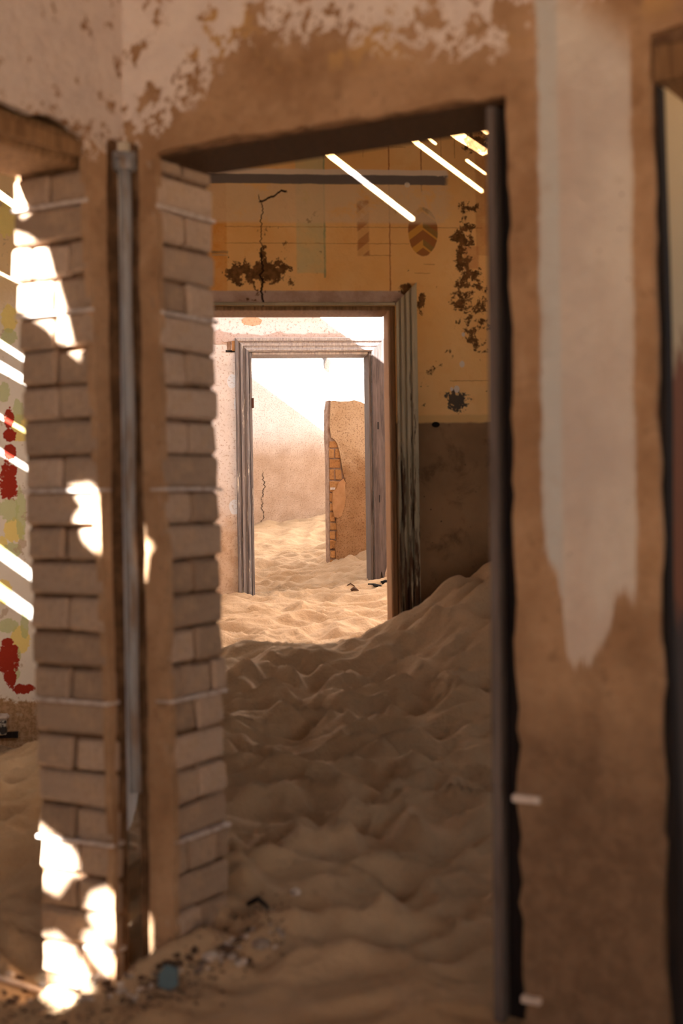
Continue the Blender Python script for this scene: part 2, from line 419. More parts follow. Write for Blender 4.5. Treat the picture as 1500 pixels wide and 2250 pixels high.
m = start('broken_grey_mortar'); v, x, y, z = coords(); n1 = noise(v, 18, 7, .65)
M_GREYMORTAR = finish(m, mixc(sm(n1, .3, .7), lin((140, 112, 94)), lin((172, 146, 128))), .96, n1, .03)

# painted wall of the left room
QL = lambda px, py: FL.q(px, py)
m = start('flower_painted_plaster'); v, x, y, z = coords()
n1 = noise(v, 12, 8, .65); n2 = noise(v, 3, 4, .6); n3 = noise(v, 50, 5, .65); n4 = noise(v, 9, 7, .7, .3)
zt = QL(30, 760)[1]
col = mixc(sm(z - zt + (n2 - .5) * .5, .35, -.1), lin((220, 190, 146)), lin((216, 206, 196)))
def lb(px, py, r, rz, nz=1.2):
    a, b = QL(px, py); ax = (x - a) * (1 / r); az = (z - b) * (1 / rz)
    return sm(ax * ax + az * az + (n4 - .5) * nz * 3.4 + (n3 - .5) * 2.2, 1.0, .9)
for a in ((15, 480, .06, .09, .8), (18, 460, .03, .05, .8), (20, 700, .04, .07, .3), (45, 940, .05, .07, .3), (30, 1165, .05, .06, .3), (8, 1300, .04, .06, .3), (45, 1405, .05, .07, .3), (5, 1200, .03, .05, .3)): col = mixc(lb(*a), col, lin((222, 200, 128)))
for a in ((20, 740, .04, .04, .4), (8, 860, .03, .05, .4), (40, 905, .03, .06, .4), (20, 1120, .05, .06, .5), (46, 1130, .025, .14, .2), (25, 1210, .05, .04, .5), (18, 1375, .05, .035, .5), (54, 1375, .02, .07, .2), (30, 1440, .035, .05, .6), (30, 1480, .03, .04, .6)): col = mixc(lb(*a) * .75, col, lin((176, 182, 128)))
for a in ((20, 915, .025, .05, 1.0), (22, 957, .03, .03, 1.0), (22, 992, .03, .035, 1.0), (18, 1060, .045, .09, 1.2), (28, 1035, .025, .03, 1.2), (14, 1450, .06, .07, 1.3), (22, 1490, .03, .05, 1.3), (50, 1515, .05, .03, 1.5), (28, 1425, .02, .02, 1.2), (16, 1412, .03, .02, 1.6)): col = mixc(lb(*a), col, lin((150, 46, 30)))
zl = QL(20, 1535)[1]
bare = sm(z - zl + (n4 - .5) * .16 + (n3 - .5) * .1, .01, -.01)
col = mixc(bare, col, mixc(sm(n3, .4, .6), lin((150, 118, 84)), lin((176, 142, 112))))
col = mixc(sm(n1, .60, .62) * .7, col, lin((176, 152, 130)))
M_FLOWER = finish(m, col, .94, n1 * .5 + n3 * .3, .008)

m = start('plain_ruin_plaster'); v, x, y, z = coords(); n1 = noise(v, 8, 7, .65); n2 = noise(v, 2, 4)
M_PLAIN = finish(m, mixc(sm(n1 * .6 + n2 * .5, .4, .7), lin((196, 186, 176)), lin((216, 210, 204))), .95, n1, .01)

m = start('faded_reveal_paint'); v, x, y, z = coords(); n1 = noise(v, 8, 7, .65)
c = mixc(sm(z + (n1 - .5) * .5, 1.50, 1.62), lin((132, 88, 66)), lin((196, 178, 146))); c = mixc(sm(z + (n1 - .5) * .4, 1.05, .95), c, lin((74, 66, 64)))
M_REVEAL = finish(m, c, .95, n1, .01)
m = start('brown_dusty_plaster'); v, x, y, z = coords(); n1 = noise(v, 8, 7, .65)
M_DUST = finish(m, mixc(sm(n1, .4, .7), lin((128, 92, 60)), lin((158, 120, 84))), .95, n1, .01)

m = start('desert_sand'); v, x, y, z = coords(); n1 = noise(v, 220, 3, .7); n2 = noise(v, 1.4, 4, .6); n3 = noise(v, 26, 5, .6); n5 = noise(v, 9, 4, .6)
col = mixc(sm(n2, .3, .7), lin((170, 140, 107)), lin((183, 154, 122))); col = mixc(sm(n1, .52, .72) * .5, col, lin((128, 94, 66))); col = mixc(sm(n3, .62, .78) * .35, col, lin((126, 92, 64)))
M_SAND = finish(m, col, .96, n3 * .6 + n1 * .12 + n5 * .8, .02, .8)

m = start('roof_board'); v, x, y, z = coords(); g = noise(vec(x * 20, y, z * 20), 3, 5)
M_ROOF = finish(m, mixc(g, lin((74, 56, 42)), lin((104, 80, 60))), .9)
m = start('rubble_stone'); v, x, y, z = coords(); r = rnd(); n1 = noise(v, 40, 5)
c = mixc(sm(r, .3, .9), lin((92, 70, 54)), lin((206, 190, 176))); M_STONE = finish(m, mixc(sm(n1, .5, .7) * .5, c, lin((84, 64, 50))), .95, n1, .01)
m = start('rubble_grit'); v, x, y, z = coords(); n1 = noise(v, 24, 4)
M_GRIT = finish(m, mixc(sm(n1, .35, .65), lin((58, 42, 32)), lin((150, 122, 98))), .96)
m = start('blue_green_glass'); M_GLASS = finish(m, lin((62, 84, 88)), .35, spec=.4)
m = start('rusty_iron'); v, x, y, z = coords(); n1 = noise(v, 30, 5); M_RUST = finish(m, mixc(n1, lin((54, 30, 22)), lin((86, 48, 32))), .85, n1, .003)
m = start('spotted_grey_metal'); v, x, y, z = coords(); n1 = noise(v, 22, 5, .6); M_BOX = finish(m, mixc(sm(n1, .47, .53), lin((176, 168, 160)), lin((52, 48, 46))), .6, n1, .003)
m = start('driftwood'); v, x, y, z = coords(); n1 = noise(v, 20, 5); M_STICK = finish(m, mixc(n1, lin((62, 44, 34)), lin((104, 78, 60))), .9)

# ------------------------------------------------------------------ sand
def perlin(x, y, seed):
    rng = np.random.RandomState(seed); P = rng.permutation(256); ang = rng.rand(256) * 6.2832
    xi = np.floor(x).astype(int); yi = np.floor(y).astype(int); xf = x - xi; yf = y - yi
    def g(ix, iy, dx, dy):
        a = ang[P[(P[ix & 255] + iy) & 255]]; return np.cos(a) * dx + np.sin(a) * dy
    u = xf ** 3 * (xf * (xf * 6 - 15) + 10); w = yf ** 3 * (yf * (yf * 6 - 15) + 10)
    a = g(xi, yi, xf, yf); b = g(xi + 1, yi, xf - 1, yf); c = g(xi, yi + 1, xf, yf - 1); d = g(xi + 1, yi + 1, xf - 1, yf - 1)
    return (a + (b - a) * u) + ((c + (d - c) * u) - (a + (b - a) * u)) * w
CTRL = np.array([
    (-.45, 3.5, .085), (-.28, 3.85, .17), (-.85, 3.7, .03), (-.64, 3.5, .04), (-1.1, 3.9, .05), (.45, 3.05, .10), (0, 3.0, .07), (.0, 3.8, .13), (.5, 3.9, .17), (0, 4.5, .20), (.5, 4.7, .26), (-.35, 4.6, .22),
    (0, 5.3, .33), (.6, 5.4, .42), (-.5, 5.4, .33), (0, 6.0, .45), (-.5, 6.1, .48), (.6, 6.0, .64), (-.45, 6.6, .565), (-.1, 6.6, .545), (.05, 6.6, .555), (.25, 6.6, .665), (.45, 6.6, .79), (.68, 6.6, .93), (1.2, 6.6, 1.15), (1.2, 5.6, .7),
    (2.4, 6.6, 1.2), (2.4, 5, .6), (1.6, 4, .3), (2, 3, .2),
    (-.5, 7.2, .46), (0, 7.2, .465), (.25, 7.2, .50), (.7, 7.2, .6), (0, 8.2, .52), (-.8, 8.2, .54), (.8, 8.2, .6), (-.65, 9.4, .615), (-1.2, 9.4, .63), (.25, 9.4, .70), (.8, 9.4, .78), (-.2, 9.5, .63),
    (-.4, 10.3, .68), (-.08, 10.6, .76), (.25, 10.75, .88), (.8, 11, 1.0), (-.9, 11, .78), (-.4, 11.6, .84), (.2, 12, .99), (-.82, 12.9, 1.03), (-.1, 12.98, 1.12), (1, 12.9, 1.3), (-2.5, 12.9, .95), (3.5, 12.9, 1.3), (3.5, 9, .9), (-3.5, 9, .4),
    (-1.55, 6.9, .03), (-1.9, 6.9, .04), (-1.7, 5.6, .08), (-1.3, 4.6, .10), (-2.5, 3, .1), (-3, 6.9, .05), (-6, 6, .1), (-6, 0, .1), (-1.2, 2.2, .06), (0, 1, .02), (0, -2, .0), (3.5, 0, .05), (3.5, 4, .5), (-6, 11, .5), (-6.5, 14.5, .8), (4.5, 14.5, 1.3)])
def _tps():
    P = CTRL[:, :2]; n = len(P); r2 = ((P[:, None] - P[None]) ** 2).sum(-1)
    K = np.where(r2 > 0, .5 * r2 * np.log(r2 + 1e-12), 0) + np.eye(n) * .004
    A = np.zeros((n + 3, n + 3)); A[:n, :n] = K; A[:n, n] = 1; A[:n, n + 1:] = P; A[n, :n] = 1; A[n + 1:, :n] = P.T
    return np.linalg.solve(A, np.r_[CTRL[:, 2], 0, 0, 0])
TPS = _tps()
_dr = np.random.RandomState(21)
DIPS = [(_dr.uniform(-.7, 1.1), _dr.uniform(3.6, 6.5), _dr.uniform(.05, .12), _dr.uniform(.05, .09), _dr.uniform(.030, .060), _dr.uniform(-.6, .6)) for _ in range(190)]
DIPS += [(_dr.uniform(-1.0, .6), _dr.uniform(7.4, 12.5), _dr.uniform(.05, .11), _dr.uniform(.05, .09), _dr.uniform(.018, .038), _dr.uniform(-.6, .6)) for _ in range(150)]
def dips(X, Y):
    D = np.zeros(X.shape); f = X.ravel(); g = Y.ravel(); out = D.ravel()
    for cx, cy, a, b, dep, th in DIPS:
        k = np.nonzero((np.abs(f - cx) < .45) & (np.abs(g - cy) < .45))[0]
        if not len(k): continue
        dx = f[k] - cx; dy = g[k] - cy; c_, s_ = math.cos(th), math.sin(th)
        u = (dx * c_ + dy * s_) / a; w = (-dx * s_ + dy * c_) / b; r2 = u * u + w * w
        out[k] += dep * (-np.exp(-r2 * .9) + .45 * np.exp(-(np.sqrt(r2) - 1.75) ** 2 * 3.0))
    return out.reshape(X.shape)
def hsand(X, Y):
    X = np.asarray(X, float); Y = np.asarray(Y, float); H = np.full(X.shape, TPS[-3]) + TPS[-2] * X + TPS[-1] * Y
    for (px, py, _), w in zip(CTRL, TPS): r2 = (X - px) ** 2 + (Y - py) ** 2; H = H + w * .5 * r2 * np.log(r2 + 1e-12)
    wx = X + .10 * perlin(X * 3.1, Y * 3.1, 3); wy = Y + .10 * perlin(X * 3.1 + 9, Y * 3.1, 4)
    r1 = 1 - np.minimum(1, np.abs(perlin(wx * 2.3, wy * 4.0, 5)) * 2.2); r2_ = 1 - np.minimum(1, np.abs(perlin(wx * 4.4, wy * 8.6, 6)) * 2.2)
    r3 = perlin(wx * 9, wy * 19, 8)
    amp = .9 + .7 * perlin(X * .9 + 5, Y * .9, 11)
    near = 1 / (1 + np.exp((Y - 6.5) * 4))
    A = (.075 * near + .034 * (1 - near)) * amp; B = (.070 * near + .042 * (1 - near))
    d = A * (r1 ** 1.3 - .45) + B * (r2_ ** 1.2 - .4) * amp + (.014 * near + .008 * (1 - near)) * r3
    d = d + dips(X, Y) * .55
    fade = np.clip((Y - 2.9) / .8, .25, 1)
    out = np.clip(np.maximum.reduce([-6.5 - X, X - 4.2, -2.6 - Y, Y - 14.2]) / .8, 0, 1)
    flat = np.clip(.05 + .09 * np.clip(Y, 0, 14), 0, 1.2)
    return (H + d * fade) * (1 - out) + (flat + d) * out if np.any(out > 0) else H + d * fade
def spaced(lo, a, b, hi, fine):
    left = []; s = fine; t = a
    while t > lo: s *= 1.14; t -= s; left.append(t)
    right = []; s = fine; t = b
    while t < hi: s *= 1.14; t += s; right.append(t)
    return np.array(left[::-1] + list(np.arange(a, b, fine)) + right)
gx = spaced(-40, -1.35, 1.15, 40, .013); gy = spaced(-40, 2.9, 13.0, 45, .015)
GX, GY = np.meshgrid(gx, gy); GZ = hsand(GX, GY)
me = bpy.data.meshes.new('sand'); nx, ny = len(gx), len(gy)
co = np.stack([GX, GY, GZ], -1).reshape(-1, 3)
ii = (np.arange(ny - 1)[:, None] * nx + np.arange(nx - 1)[None]).ravel()
fc = np.stack([ii, ii + 1, ii + nx + 1, ii + nx], 1)
me.vertices.add(len(co)); me.vertices.foreach_set('co', co.ravel())
me.loops.add(fc.size); me.loops.foreach_set('vertex_index', fc.ravel())
me.polygons.add(len(fc)); me.polygons.foreach_set('loop_start', np.arange(len(fc)) * 4)
me.update(calc_edges=True); me.polygons.foreach_set('use_smooth', np.ones(len(fc), bool))
tag(link('floor', me, M_SAND), 'wind-blown footprinted sand drifted through all the rooms', kind='structure')
def hs(x, y): return float(hsand(np.array([x]), np.array([y]))[0])

# ------------------------------------------------------------------ near corner: two walls
R = random.Random(11)
def line(p, q):
    """x as a straight function of z through two points"""
    return lambda z: p[0] + (q[0] - p[0]) * (z - p[1]) / (q[1] - p[1])
LINT = FB.q(342, 338)[1]
eB = line(FB.q(340, 345), FB.q(383, 2000))              # edge of the corner strip on the right wall
eJ = line(FB.q(1112, 220), FB.q(1142, 2000))            # right jamb of the main opening
eK = line(FB.q(1432, 300), FB.q(1462, 2000))            # left jamb of the next opening
_a = line(FA.q(190, 345), FA.q(258, 2000)); eA = lambda z: min(_a(z), -.082)
LINTA = FA.q(100, 338)[1]
lint3 = FB.q(1432, 105)[1]
CORE = .022

wB = slab('wall_front', [(0, -.4), (eB(-.4) - .022, -.4)] + [(eB(LINT) - .022, LINT), (eJ(LINT) + .01, LINT)] + [(eJ(-.4) + .01, -.4), (eK(-.4) - .01, -.4), (eK(lint3), lint3), (2.35, lint3), (2.35, -.4), (3.6, -.4), (3.6, ZTOP), (0, ZTOP)],
          CORE, TH, M_CORE, matrix=FB.mat)
tag(wB, 'near plastered wall right of the corner with a doorway into the sand-filled room', kind='structure')
poly = [(.0, 2.165)] + rag((.044, 2.15), (.046, .06), .003, .05, R) + [(.048, -.4), (eB(-.4), -.4)]
poly += rag((eB(-.4), -.39), (eB(1.3), 1.3), .006, .035, R) + rag((eB(1.3), 1.3), (eB(LINT), LINT), .004, .035, R)
poly += rag((eB(LINT), LINT), (.30, LINT + .012), .005, .03, R) + rag((.30, LINT + .012), (.62, LINT + .004), .008, .03, R) + rag((.62, LINT + .006), (eJ(LINT), LINT + .002), .006, .03, R)
poly += rag((eJ(LINT), LINT), (eJ(.75), .75), .0055, .045, R) + rag((eJ(.75), .75), (eJ(-.4), -.4), .010, .045, R)
poly += [(eJ(-.4), -.4), (eK(-.4), -.4)] + rag((eK(-.4), -.39), (eK(lint3), lint3 + .02), .006, .05, R) + rag((eK(lint3), lint3 + .03), (2.35, lint3 + .05), .008, .05, R)
poly += [(2.35, -.4), (3.6, -.4), (3.6, ZTOP), (0, ZTOP)]
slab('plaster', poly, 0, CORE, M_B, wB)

wA = slab('wall_left', [(0, -.4), (0, ZTOP), (-7.2, ZTOP), (-7.2, -.4), (-1.32, -.4), (-1.32, LINTA + .10), (eA(LINTA + .1) + .022, LINTA + .10)] + [(eA(z_) + .022, z_) for z_ in (LINTA, 1.6, 1.2, .9, .7, .5, .4, .3, .2, .1, 0, -.2, -.4)],
          CORE, TH, M_CORE, matrix=FA.mat)
tag(wA, 'near plastered wall left of the corner beside a brick-lined doorway', kind='structure')
arch = [FA.q(188, 322), FA.q(186, 303), FA.q(172, 290), FA.q(150, 272), FA.q(120, 254), FA.q(98, 248), FA.q(80, 252), FA.q(60, 246), FA.q(40, 236), FA.q(20, 226), FA.q(0, 220), FA.q(-60, 205)]
poly = [(0, ZTOP), (-7.2, ZTOP), (-7.2, -.4), (-1.32, -.4), (-1.32, arch[-1][1] + .05)] + arch[::-1]
poly += rag((eA(LINTA), LINTA - .02), (eA(.6), .6), .004, .04, R) + rag((eA(.6), .6), (eA(-.4), -.4), .006, .04, R)
poly += [(eA(-.4), -.4), (min(-.04, eA(-.4) + .02), -.4)] + rag((-.066, .0), (-.072, 2.12), .003, .05, R) + [(-.07, 2.15), (-.03, 2.17), (0, 2.165)]
slab('plaster', poly, 0, CORE, M_A, wA)

# bricks of the two door reveals, one object each
def brick_mesh(L, H, D, rng, name):
    D = .034
    """face towards +x, length along y, height along z, uneven and chamfered"""
    bm = box_bm(-D, 0, 0, L, 0, H, bev=.007)
    for v_ in bm.verts: v_.co += Vector((rng.uniform(-.004, .003), rng.uniform(-.004, .004), rng.uniform(-.004, .004)))
    return bm_mesh(bm, name)
COURSE = .0885; BH = .078
STRETCH = [brick_mesh(.244, BH, .10, R, 'brick') for _ in range(5)]
HEAD = [brick_mesh(.116, BH, .10, R, 'brick') for _ in range(7)]
BATS = [brick_mesh(.064, BH, .10, R, 'brick') for _ in range(3)]
ZS = 1.283
def reveal_bricks(wall, edge, sgn, top, skip):
    for k in range(-15, 10):
        z0 = ZS + k * COURSE + .006
        if z0 < -.02: continue
        H = min(1.0, (top - z0 - .004) / BH)
        if H < .3: continue
        row = [(.003, R.choice(STRETCH))] if (k + skip) % 2 == 0 and R.random() < .86 else [(.003, R.choice(HEAD)), (.130, R.choice(HEAD))]
        if len(row) == 2 and R.random() < .12: row = [(.003, R.choice(BATS)), (.076, R.choice(HEAD)), (.200, R.choice(BATS))]
        for y0, me in row:
            o = link('brick', me, M_BRICK, wall)
            off = R.uniform(-.005, .003)
            o.location = (edge(z0 + .04) - sgn * -off, y0, z0 + R.uniform(-.002, .002))
            o.scale = (sgn, .93 if y0 > .19 and me in BATS else 1, H)
            o.rotation_euler = (R.uniform(-.008, .008), sgn * math.atan(-(edge(1) - edge(0))) * -1, R.uniform(-.02, .02))
reveal_bricks(wB, eB, 1, LINT - .001, 0)
reveal_bricks(wA, eA, -1, LINTA + .0, 1)
# hoop iron strips left in the joints
def strap(wall, edge, sgn, z, y0=.0, y1=.25, pro=.006):
    o = box('iron_strip', (0, .05, y0, y1, 0, .009), M_STRAP, wall, bev=.001); o.scale = (-sgn, 1, 1)
    o.location = (edge(z) + sgn * pro, 0, z); o.rotation_euler = (R.uniform(-.006, .006), 0, 0)
    return o
for k in (8, 5, 0, -6, -10): strap(wA, eA, -1, ZS + k * COURSE - .003)
strap(wA, eA, -1, ZS - 13 * COURSE - .003, .0, .10)
for k in (8, 5, 0, -6, -10): strap(wB, eB, 1, ZS + k * COURSE - .003)
# right jamb: a few brick ends bared at the plaster edge, and two strip ends
for k in range(-14, -6):
    z0 = ZS + k * COURSE + .006
    o = link('brick', R.choice(HEAD), M_BRICK, wB); o.rotation_euler = (0, 0, -math.pi / 2); o.location = (eJ(z0) + R.uniform(.000, .012), .012 + R.uniform(0, .004), z0)
for px0, px1, py in ((1128, 1188, 1750), (1148, 1190, 2190)):
    a, z = FB.q(px0, py); b, _ = FB.q(px1, py)
    o = box('iron_strip', (a, b, -.012, .02, z - .010, z + .006), M_STRAP, wB, bev=.002)

# lintels over the side openings
li = empty('door_lintel', matrix=FA.mat); tag(li, 'rough timber lintel under broken plaster at the top left corner', 'lintel')
x0 = eA(LINTA) + .006
o = box('beam', (-1.6, x0, .03, TH - .005, LINTA + .004, LINTA + .088), M_LINTEL, li, bev=.006)
o = box('front_board', (-1.6, x0 - .012, .008, .03, LINTA + .022, LINTA + .064), M_LINTEL, li, bev=.004)
li = empty('door_lintel', matrix=FB.mat); tag(li, 'rough timber lintel above the opening at the top right corner', 'lintel')
box('beam', (eK(lint3) - .004, 2.40, .012, TH - .005, lint3 - .065, lint3 + .012), M_LINTEL, li, bev=.006)
# soffit of the main opening
sf = slab('soffit_board', [(eB(LINT) + .004, LINT - .004), (eJ(LINT), LINT - .004), (eJ(LINT), LINT - .001), (eB(LINT) + .004, LINT - .001)], CORE + .004, TH - .004, M_SOFFIT, wB)

# black timber jamb on the right of the main opening
fr = empty('door_jamb', matrix=FB.mat); tag(fr, 'tall blackened timber jamb on the right side of the main doorway', 'door frame')
def leaning(name, xl0, xl1, y0, y1, z0, z1, mat, parent, wl=None):
    """a straight post whose sides follow two leaning lines"""
    poly = []
    n = 14
    for i in range(n + 1): z = z0 + (z1 - z0) * i / n; poly.append((xl1(z), z))
    for i in range(n, -1, -1): z = z0 + (z1 - z0) * i / n; poly.append((xl0(z), z))
    return slab(name, poly, y0, y1, mat, parent)
yj = .045
j0 = line(FB.q(1068, 250, yj), FB.q(1084, 2100, yj)); j1 = line(FB.q(1088, 250, yj), FB.q(1106, 2100, yj))
leaning('bead', j0, j1, yj, yj + .03, -.3, LINT - .006, M_BEAD, fr)
leaning('post', lambda z: j0(z) + .004, lambda z: eJ(z) + .008, yj + .03, yj + .13, -.3, LINT - .006, M_BLACKWOOD, fr)
# dark timber strip on the left of the next opening
f3 = empty('door_jamb', matrix=FB.mat); tag(f3, 'dark timber strip at the right border beside the pale pier', 'door frame')
leaning('post', lambda z: eK(z) - .006, lambda z: eK(z) + .010 + .004 * math.sin(z * 5) + .008 * max(0, 1.2 - z), .03, .07, -.3, lint3 - .07, M_BLACKWOOD, f3)
box('lining', (eK(1.2) - .012, eK(1.2) + .004, .07, TH, -.3, lint3), M_REVEAL, f3)

# conduit in the corner
cp = empty('conduit_pipe', loc=(CX, CY, 0)); tag(cp, 'grey metal conduit pipe running down the corner between both doorways', 'pipe')
off = np.array([.366, -1.366, 0]) * .006
p0 = FB.w(0.002, -.004, 2.12); p1 = FB.w(.006, -.004, .52)
pts = []
for i in range(13):
    t = i / 12; P = p0 + (p1 - p0) * t + off; pts.append((P[0] - CX + .002 * math.sin(i * 1.7), P[1] - CY, P[2]))
link('pipe', tube_mesh('pipe', pts, .0155, 12), M_PIPE, cp)
for z, rr in ((2.105, .023),):
    P = p0 + (p1 - p0) * (2.12 - z) / 1.6 + off
    link('clamp', tube_mesh('clamp', [(P[0] - CX, P[1] - CY, z - .016), (P[0] - CX, P[1] - CY, z + .016)], rr, 12), M_PIPE if z > 2 else M_RUST, cp)
bkt = box('wall_bracket', (-.03, .03, -.01, .02, 2.09, 2.14), M_PIPE, cp, bev=.006); bkt.rotation_euler = (0, 0, math.radians(15))

# ------------------------------------------------------------------ ochre wall and its door
YL = FY.q(872, 1000)[0]; YD = YL - 1.02; ZY = FY.q(700, 672)[1]
wY = slab('wall_middle', [(-1.0, -.3), (YD, -.3), (YD, ZY), (YL, ZY), (YL, -.3), (3.0, -.3), (3.0, 3.45), (-1.0, 3.45)], 0, TH, M_OCHRE, matrix=FY.mat)
tag(wY, 'ochre painted wall with faded leaf decoration and a doorway to the bright court', kind='structure')
def jamb_moulding(name, prof, xi, sgn, z0, zi, y, mat, parent):
    """vertical moulding mitred at the top; prof of (distance from the opening, thickness)"""
    bm = bmesh.new(); lo = []; hi = []
    for a, b in prof:
        lo.append(bm.verts.new((xi + sgn * a, y - b, z0))); hi.append(bm.verts.new((xi + sgn * a, y - b, zi + a)))
    n = len(prof)
    for i in range(n): bm.faces.new((lo[i], lo[(i + 1) % n], hi[(i + 1) % n], hi[i]))
    bm.faces.new(lo); bm.faces.new(hi[::-1])
    return link(name, bm_mesh(bm, name), mat, parent)
def head_moulding(name, prof, xl, xr, zi, y, mat, parent):
    bm = bmesh.new(); lo = []; hi = []
    for a, b in prof:
        lo.append(bm.verts.new((xl - a, y - b, zi + a))); hi.append(bm.verts.new((xr + a, y - b, zi + a)))
    n = len(prof)
    for i in range(n): bm.faces.new((lo[i], lo[(i + 1) % n], hi[(i + 1) % n], hi[i]))
    bm.faces.new(lo); bm.faces.new(hi[::-1])
    return link(name, bm_mesh(bm, name), mat, parent)
fluted = [(0, 0), (0, .020), (.010, .020), (.013, .010), (.018, .010), (.021, .026), (.034, .026), (.036, .014), (.043, .014), (.046, .028), (.060, .028), (.062, .014), (.069, .014), (.072, .030), (.084, .034), (.096, .034), (.098, 0)]
dY = empty('door_frame', matrix=FY.mat); tag(dY, 'fluted door frame with flaking pale paint set in the ochre wall', 'door frame')
jamb_moulding('architrave', fluted, YL + .004, 1, .0, ZY + .012, -.001, M_FLAKE, dY)
jamb_moulding('architrave', fluted, YD - .004, -1, .0, ZY + .012, -.001, M_FLAKE, dY)
box('jamb_lining', (YL - .022, YL - .002, .012, TH + .01, .0, ZY - .002), M_TANWOOD, dY, bev=.003)
box('door_stop', (YL - .034, YL - .022, .0, .05, .0, ZY - .02), M_TANWOOD, dY, bev=.003)
box('jamb_lining', (YD + .002, YD + .022, .0, TH, .0, ZY - .002), M_TANWOOD, dY, bev=.003)
box('head_lining', (YD + .024, YL - .024, -.004, TH + .01, ZY - .022, ZY - .002), M_LINTEL, dY, bev=.003)
box('head_bead', (YD, YL, -.014, .006, ZY + .002, ZY + .016), M_FLAKE, dY, bev=.003)

# ------------------------------------------------------------------ lilac wall with grey door frame
CLf = FC.q(549, 1000)[0]; CRf = FC.q(818, 1000)[0]; ZC = FC.q(680, 773)[1]
wC = slab('wall_rear', [(-4.4, -.3), (CLf, -.3), (CLf, ZC), (CRf, ZC), (CRf, -.3), (3.4, -.3), (3.4, 3.55), (-4.4, 3.55)], 0, TH, M_LILAC, matrix=FC.mat)
tag(wC, 'bleached wall with crumbling plaster around a grey wooden door frame', kind='structure')
dC = empty('door_frame', matrix=FC.mat); tag(dC, 'grey weathered wooden door frame half buried in bright sand', 'door frame')
mould = [(0, 0), (0, .018), (.010, .030), (.018, .030), (.022, .020), (.034, .020), (.038, .030), (.054, .034), (.058, .024), (.066, .024), (.070, .042), (.086, .046), (.090, .040), (.090, 0)]
lean = line(FC.q(543, 776), FC.q(555, 1315))
o = jamb_moulding('architrave', mould, CLf, -1, .45, ZC, -.001, M_GREYFLAKE, dC)
head_moulding('head_architrave', mould, CLf, CRf, ZC, -.001, M_GREYWOOD, dC)
box('head_lining', (CLf + .022, CRf - .02, -.002, TH, ZC - .018, ZC - .001), M_GREYWOOD, dC, bev=.003)
box('jamb_lining', (CLf + .002, CLf + .020, -.012, TH, .5, ZC - .002), M_GREYFLAKE, dC, bev=.003)
box('jamb_lining', (CRf - .020, CRf - .002, -.008, TH, .62, ZC - .002), M_BEAD, dC, bev=.003)
# right jamb: bare plank with a splintered foot
zf = FC.q(830, 1283)[1]
pk = [(CRf + .002, ZC + .0), (CRf + .002, zf + .02), (CRf + .012, zf - .02), (CRf + .026, zf - .04), (CRf + .034, zf + .03), (CRf + .046, zf + .09), (CRf + .058, zf + .02), (CRf + .07, zf + .08), (CRf + .088, zf + .14), (CRf + .092, ZC + .09)]
pl = slab('jamb_plank', pk, -.045, -.002, M_DARKPLANK, dC)
box('lock_slot', (CRf + .030, CRf + .040, -.047, -.044, FC.q(826, 944)[1], FC.q(826, 928)[1]), M_BLACKWOOD, pl)
box('lock_slot', (CRf + .034, CRf + .042, -.047, -.044, FC.q(829, 1104)[1], FC.q(829, 1088)[1]), M_BLACKWOOD, pl)
box('hinge', (CLf + .014, CLf + .030, -.020, -.002, FC.q(548, 897)[1], FC.q(548, 875)[1]), M_RUST, dC, bev=.002)
# lintel end bared left of the frame
le = empty('lintel_end', matrix=FC.mat); tag(le, 'bared lintel block left of the grey door frame head', 'lintel')
a = FC.q(494, 750); b = FC.q(521, 776)
box('block', (a[0] + .012, b[0] - .04, -.006, .04, b[1] + .022, a[1] - .004), M_GREYMORTAR, le, bev=.004)
box('block', (a[0] + .045, b[0] + .0, -.016, .04, b[1] + .014, a[1] + .002), M_PATCH, le, bev=.003)
box('dark_gap', (a[0] + .004, b[0] - .01, -.004, .03, b[1] + .006, b[1] + .020), M_BLACKWOOD, le)
# loose skim of plaster above the frame
top = [FC.q(x_, y_) for x_, y_ in ((487, 748), (492, 738), (500, 735), (508, 728), (520, 723), (532, 729), (548, 728), (565, 724), (580, 731), (600, 726), (625, 728), (650, 722), (680, 726), (700, 720), (725, 718), (750, 728), (775, 740))]
bot = [FC.q(x_, y_) for x_, y_ in ((790, 752), (740, 751), (690, 748), (650, 749), (600, 746), (560, 747), (530, 747), (500, 751), (492, 752))]
slab('plaster_skim', top + bot, -.010, .004, M_LILAC, wC)

# ------------------------------------------------------------------ broken wall beyond
E = lambda px, py: FE.q(px, py)
wE = slab('wall_broken', [E(727, 1300), (1.5, .3), (1.5, E(808, 891)[1] - .5), E(830, 905), E(808, 893), E(793, 885), E(778, 881), E(768, 883), E(749, 884), E(732, 881), E(724, 879), E(721, 900), E(721, 960), E(723, 1010), E(724, 1100), E(725, 1200)], .02, .13, M_GREYMORTAR, matrix=FE.mat)
tag(wE, 'broken golden wall stump with bared brick edge behind the grey door frame', kind='structure')
ed = [(727, 882), (726, 905), (725, 935), (728, 962), (734, 965), (741, 975), (746, 992), (749, 1008), (752, 1028), (755, 1045), (757, 1052), (760, 1062), (757, 1078), (759, 1095), (755, 1120), (750, 1135), (738, 1141), (740, 1160), (742, 1178), (736, 1198), (738, 1225), (737, 1262)]
slab('plaster', [E(*p) for p in ed] + [(1.5, .3), (1.5, E(808, 891)[1] - .5), E(830, 904), E(808, 891), E(793, 883), E(778, 879), E(768, 881), E(749, 882), E(732, 880)], 0, .022, M_GOLD, wE)
slab('plaster_patch', [E(*p) for p in ((754, 1052), (759, 1060), (757, 1078), (759, 1095), (755, 1118), (750, 1134), (742, 1138), (734, 1136), (731, 1120), (730, 1098), (731, 1080), (738, 1074), (744, 1060))], -.004, .021, M_PATCH, wE)
yb = [968, 985, 1008, 1030, 1056, 1082, 1104, 1124, 1148, 1166, 1186, 1208, 1228, 1250]
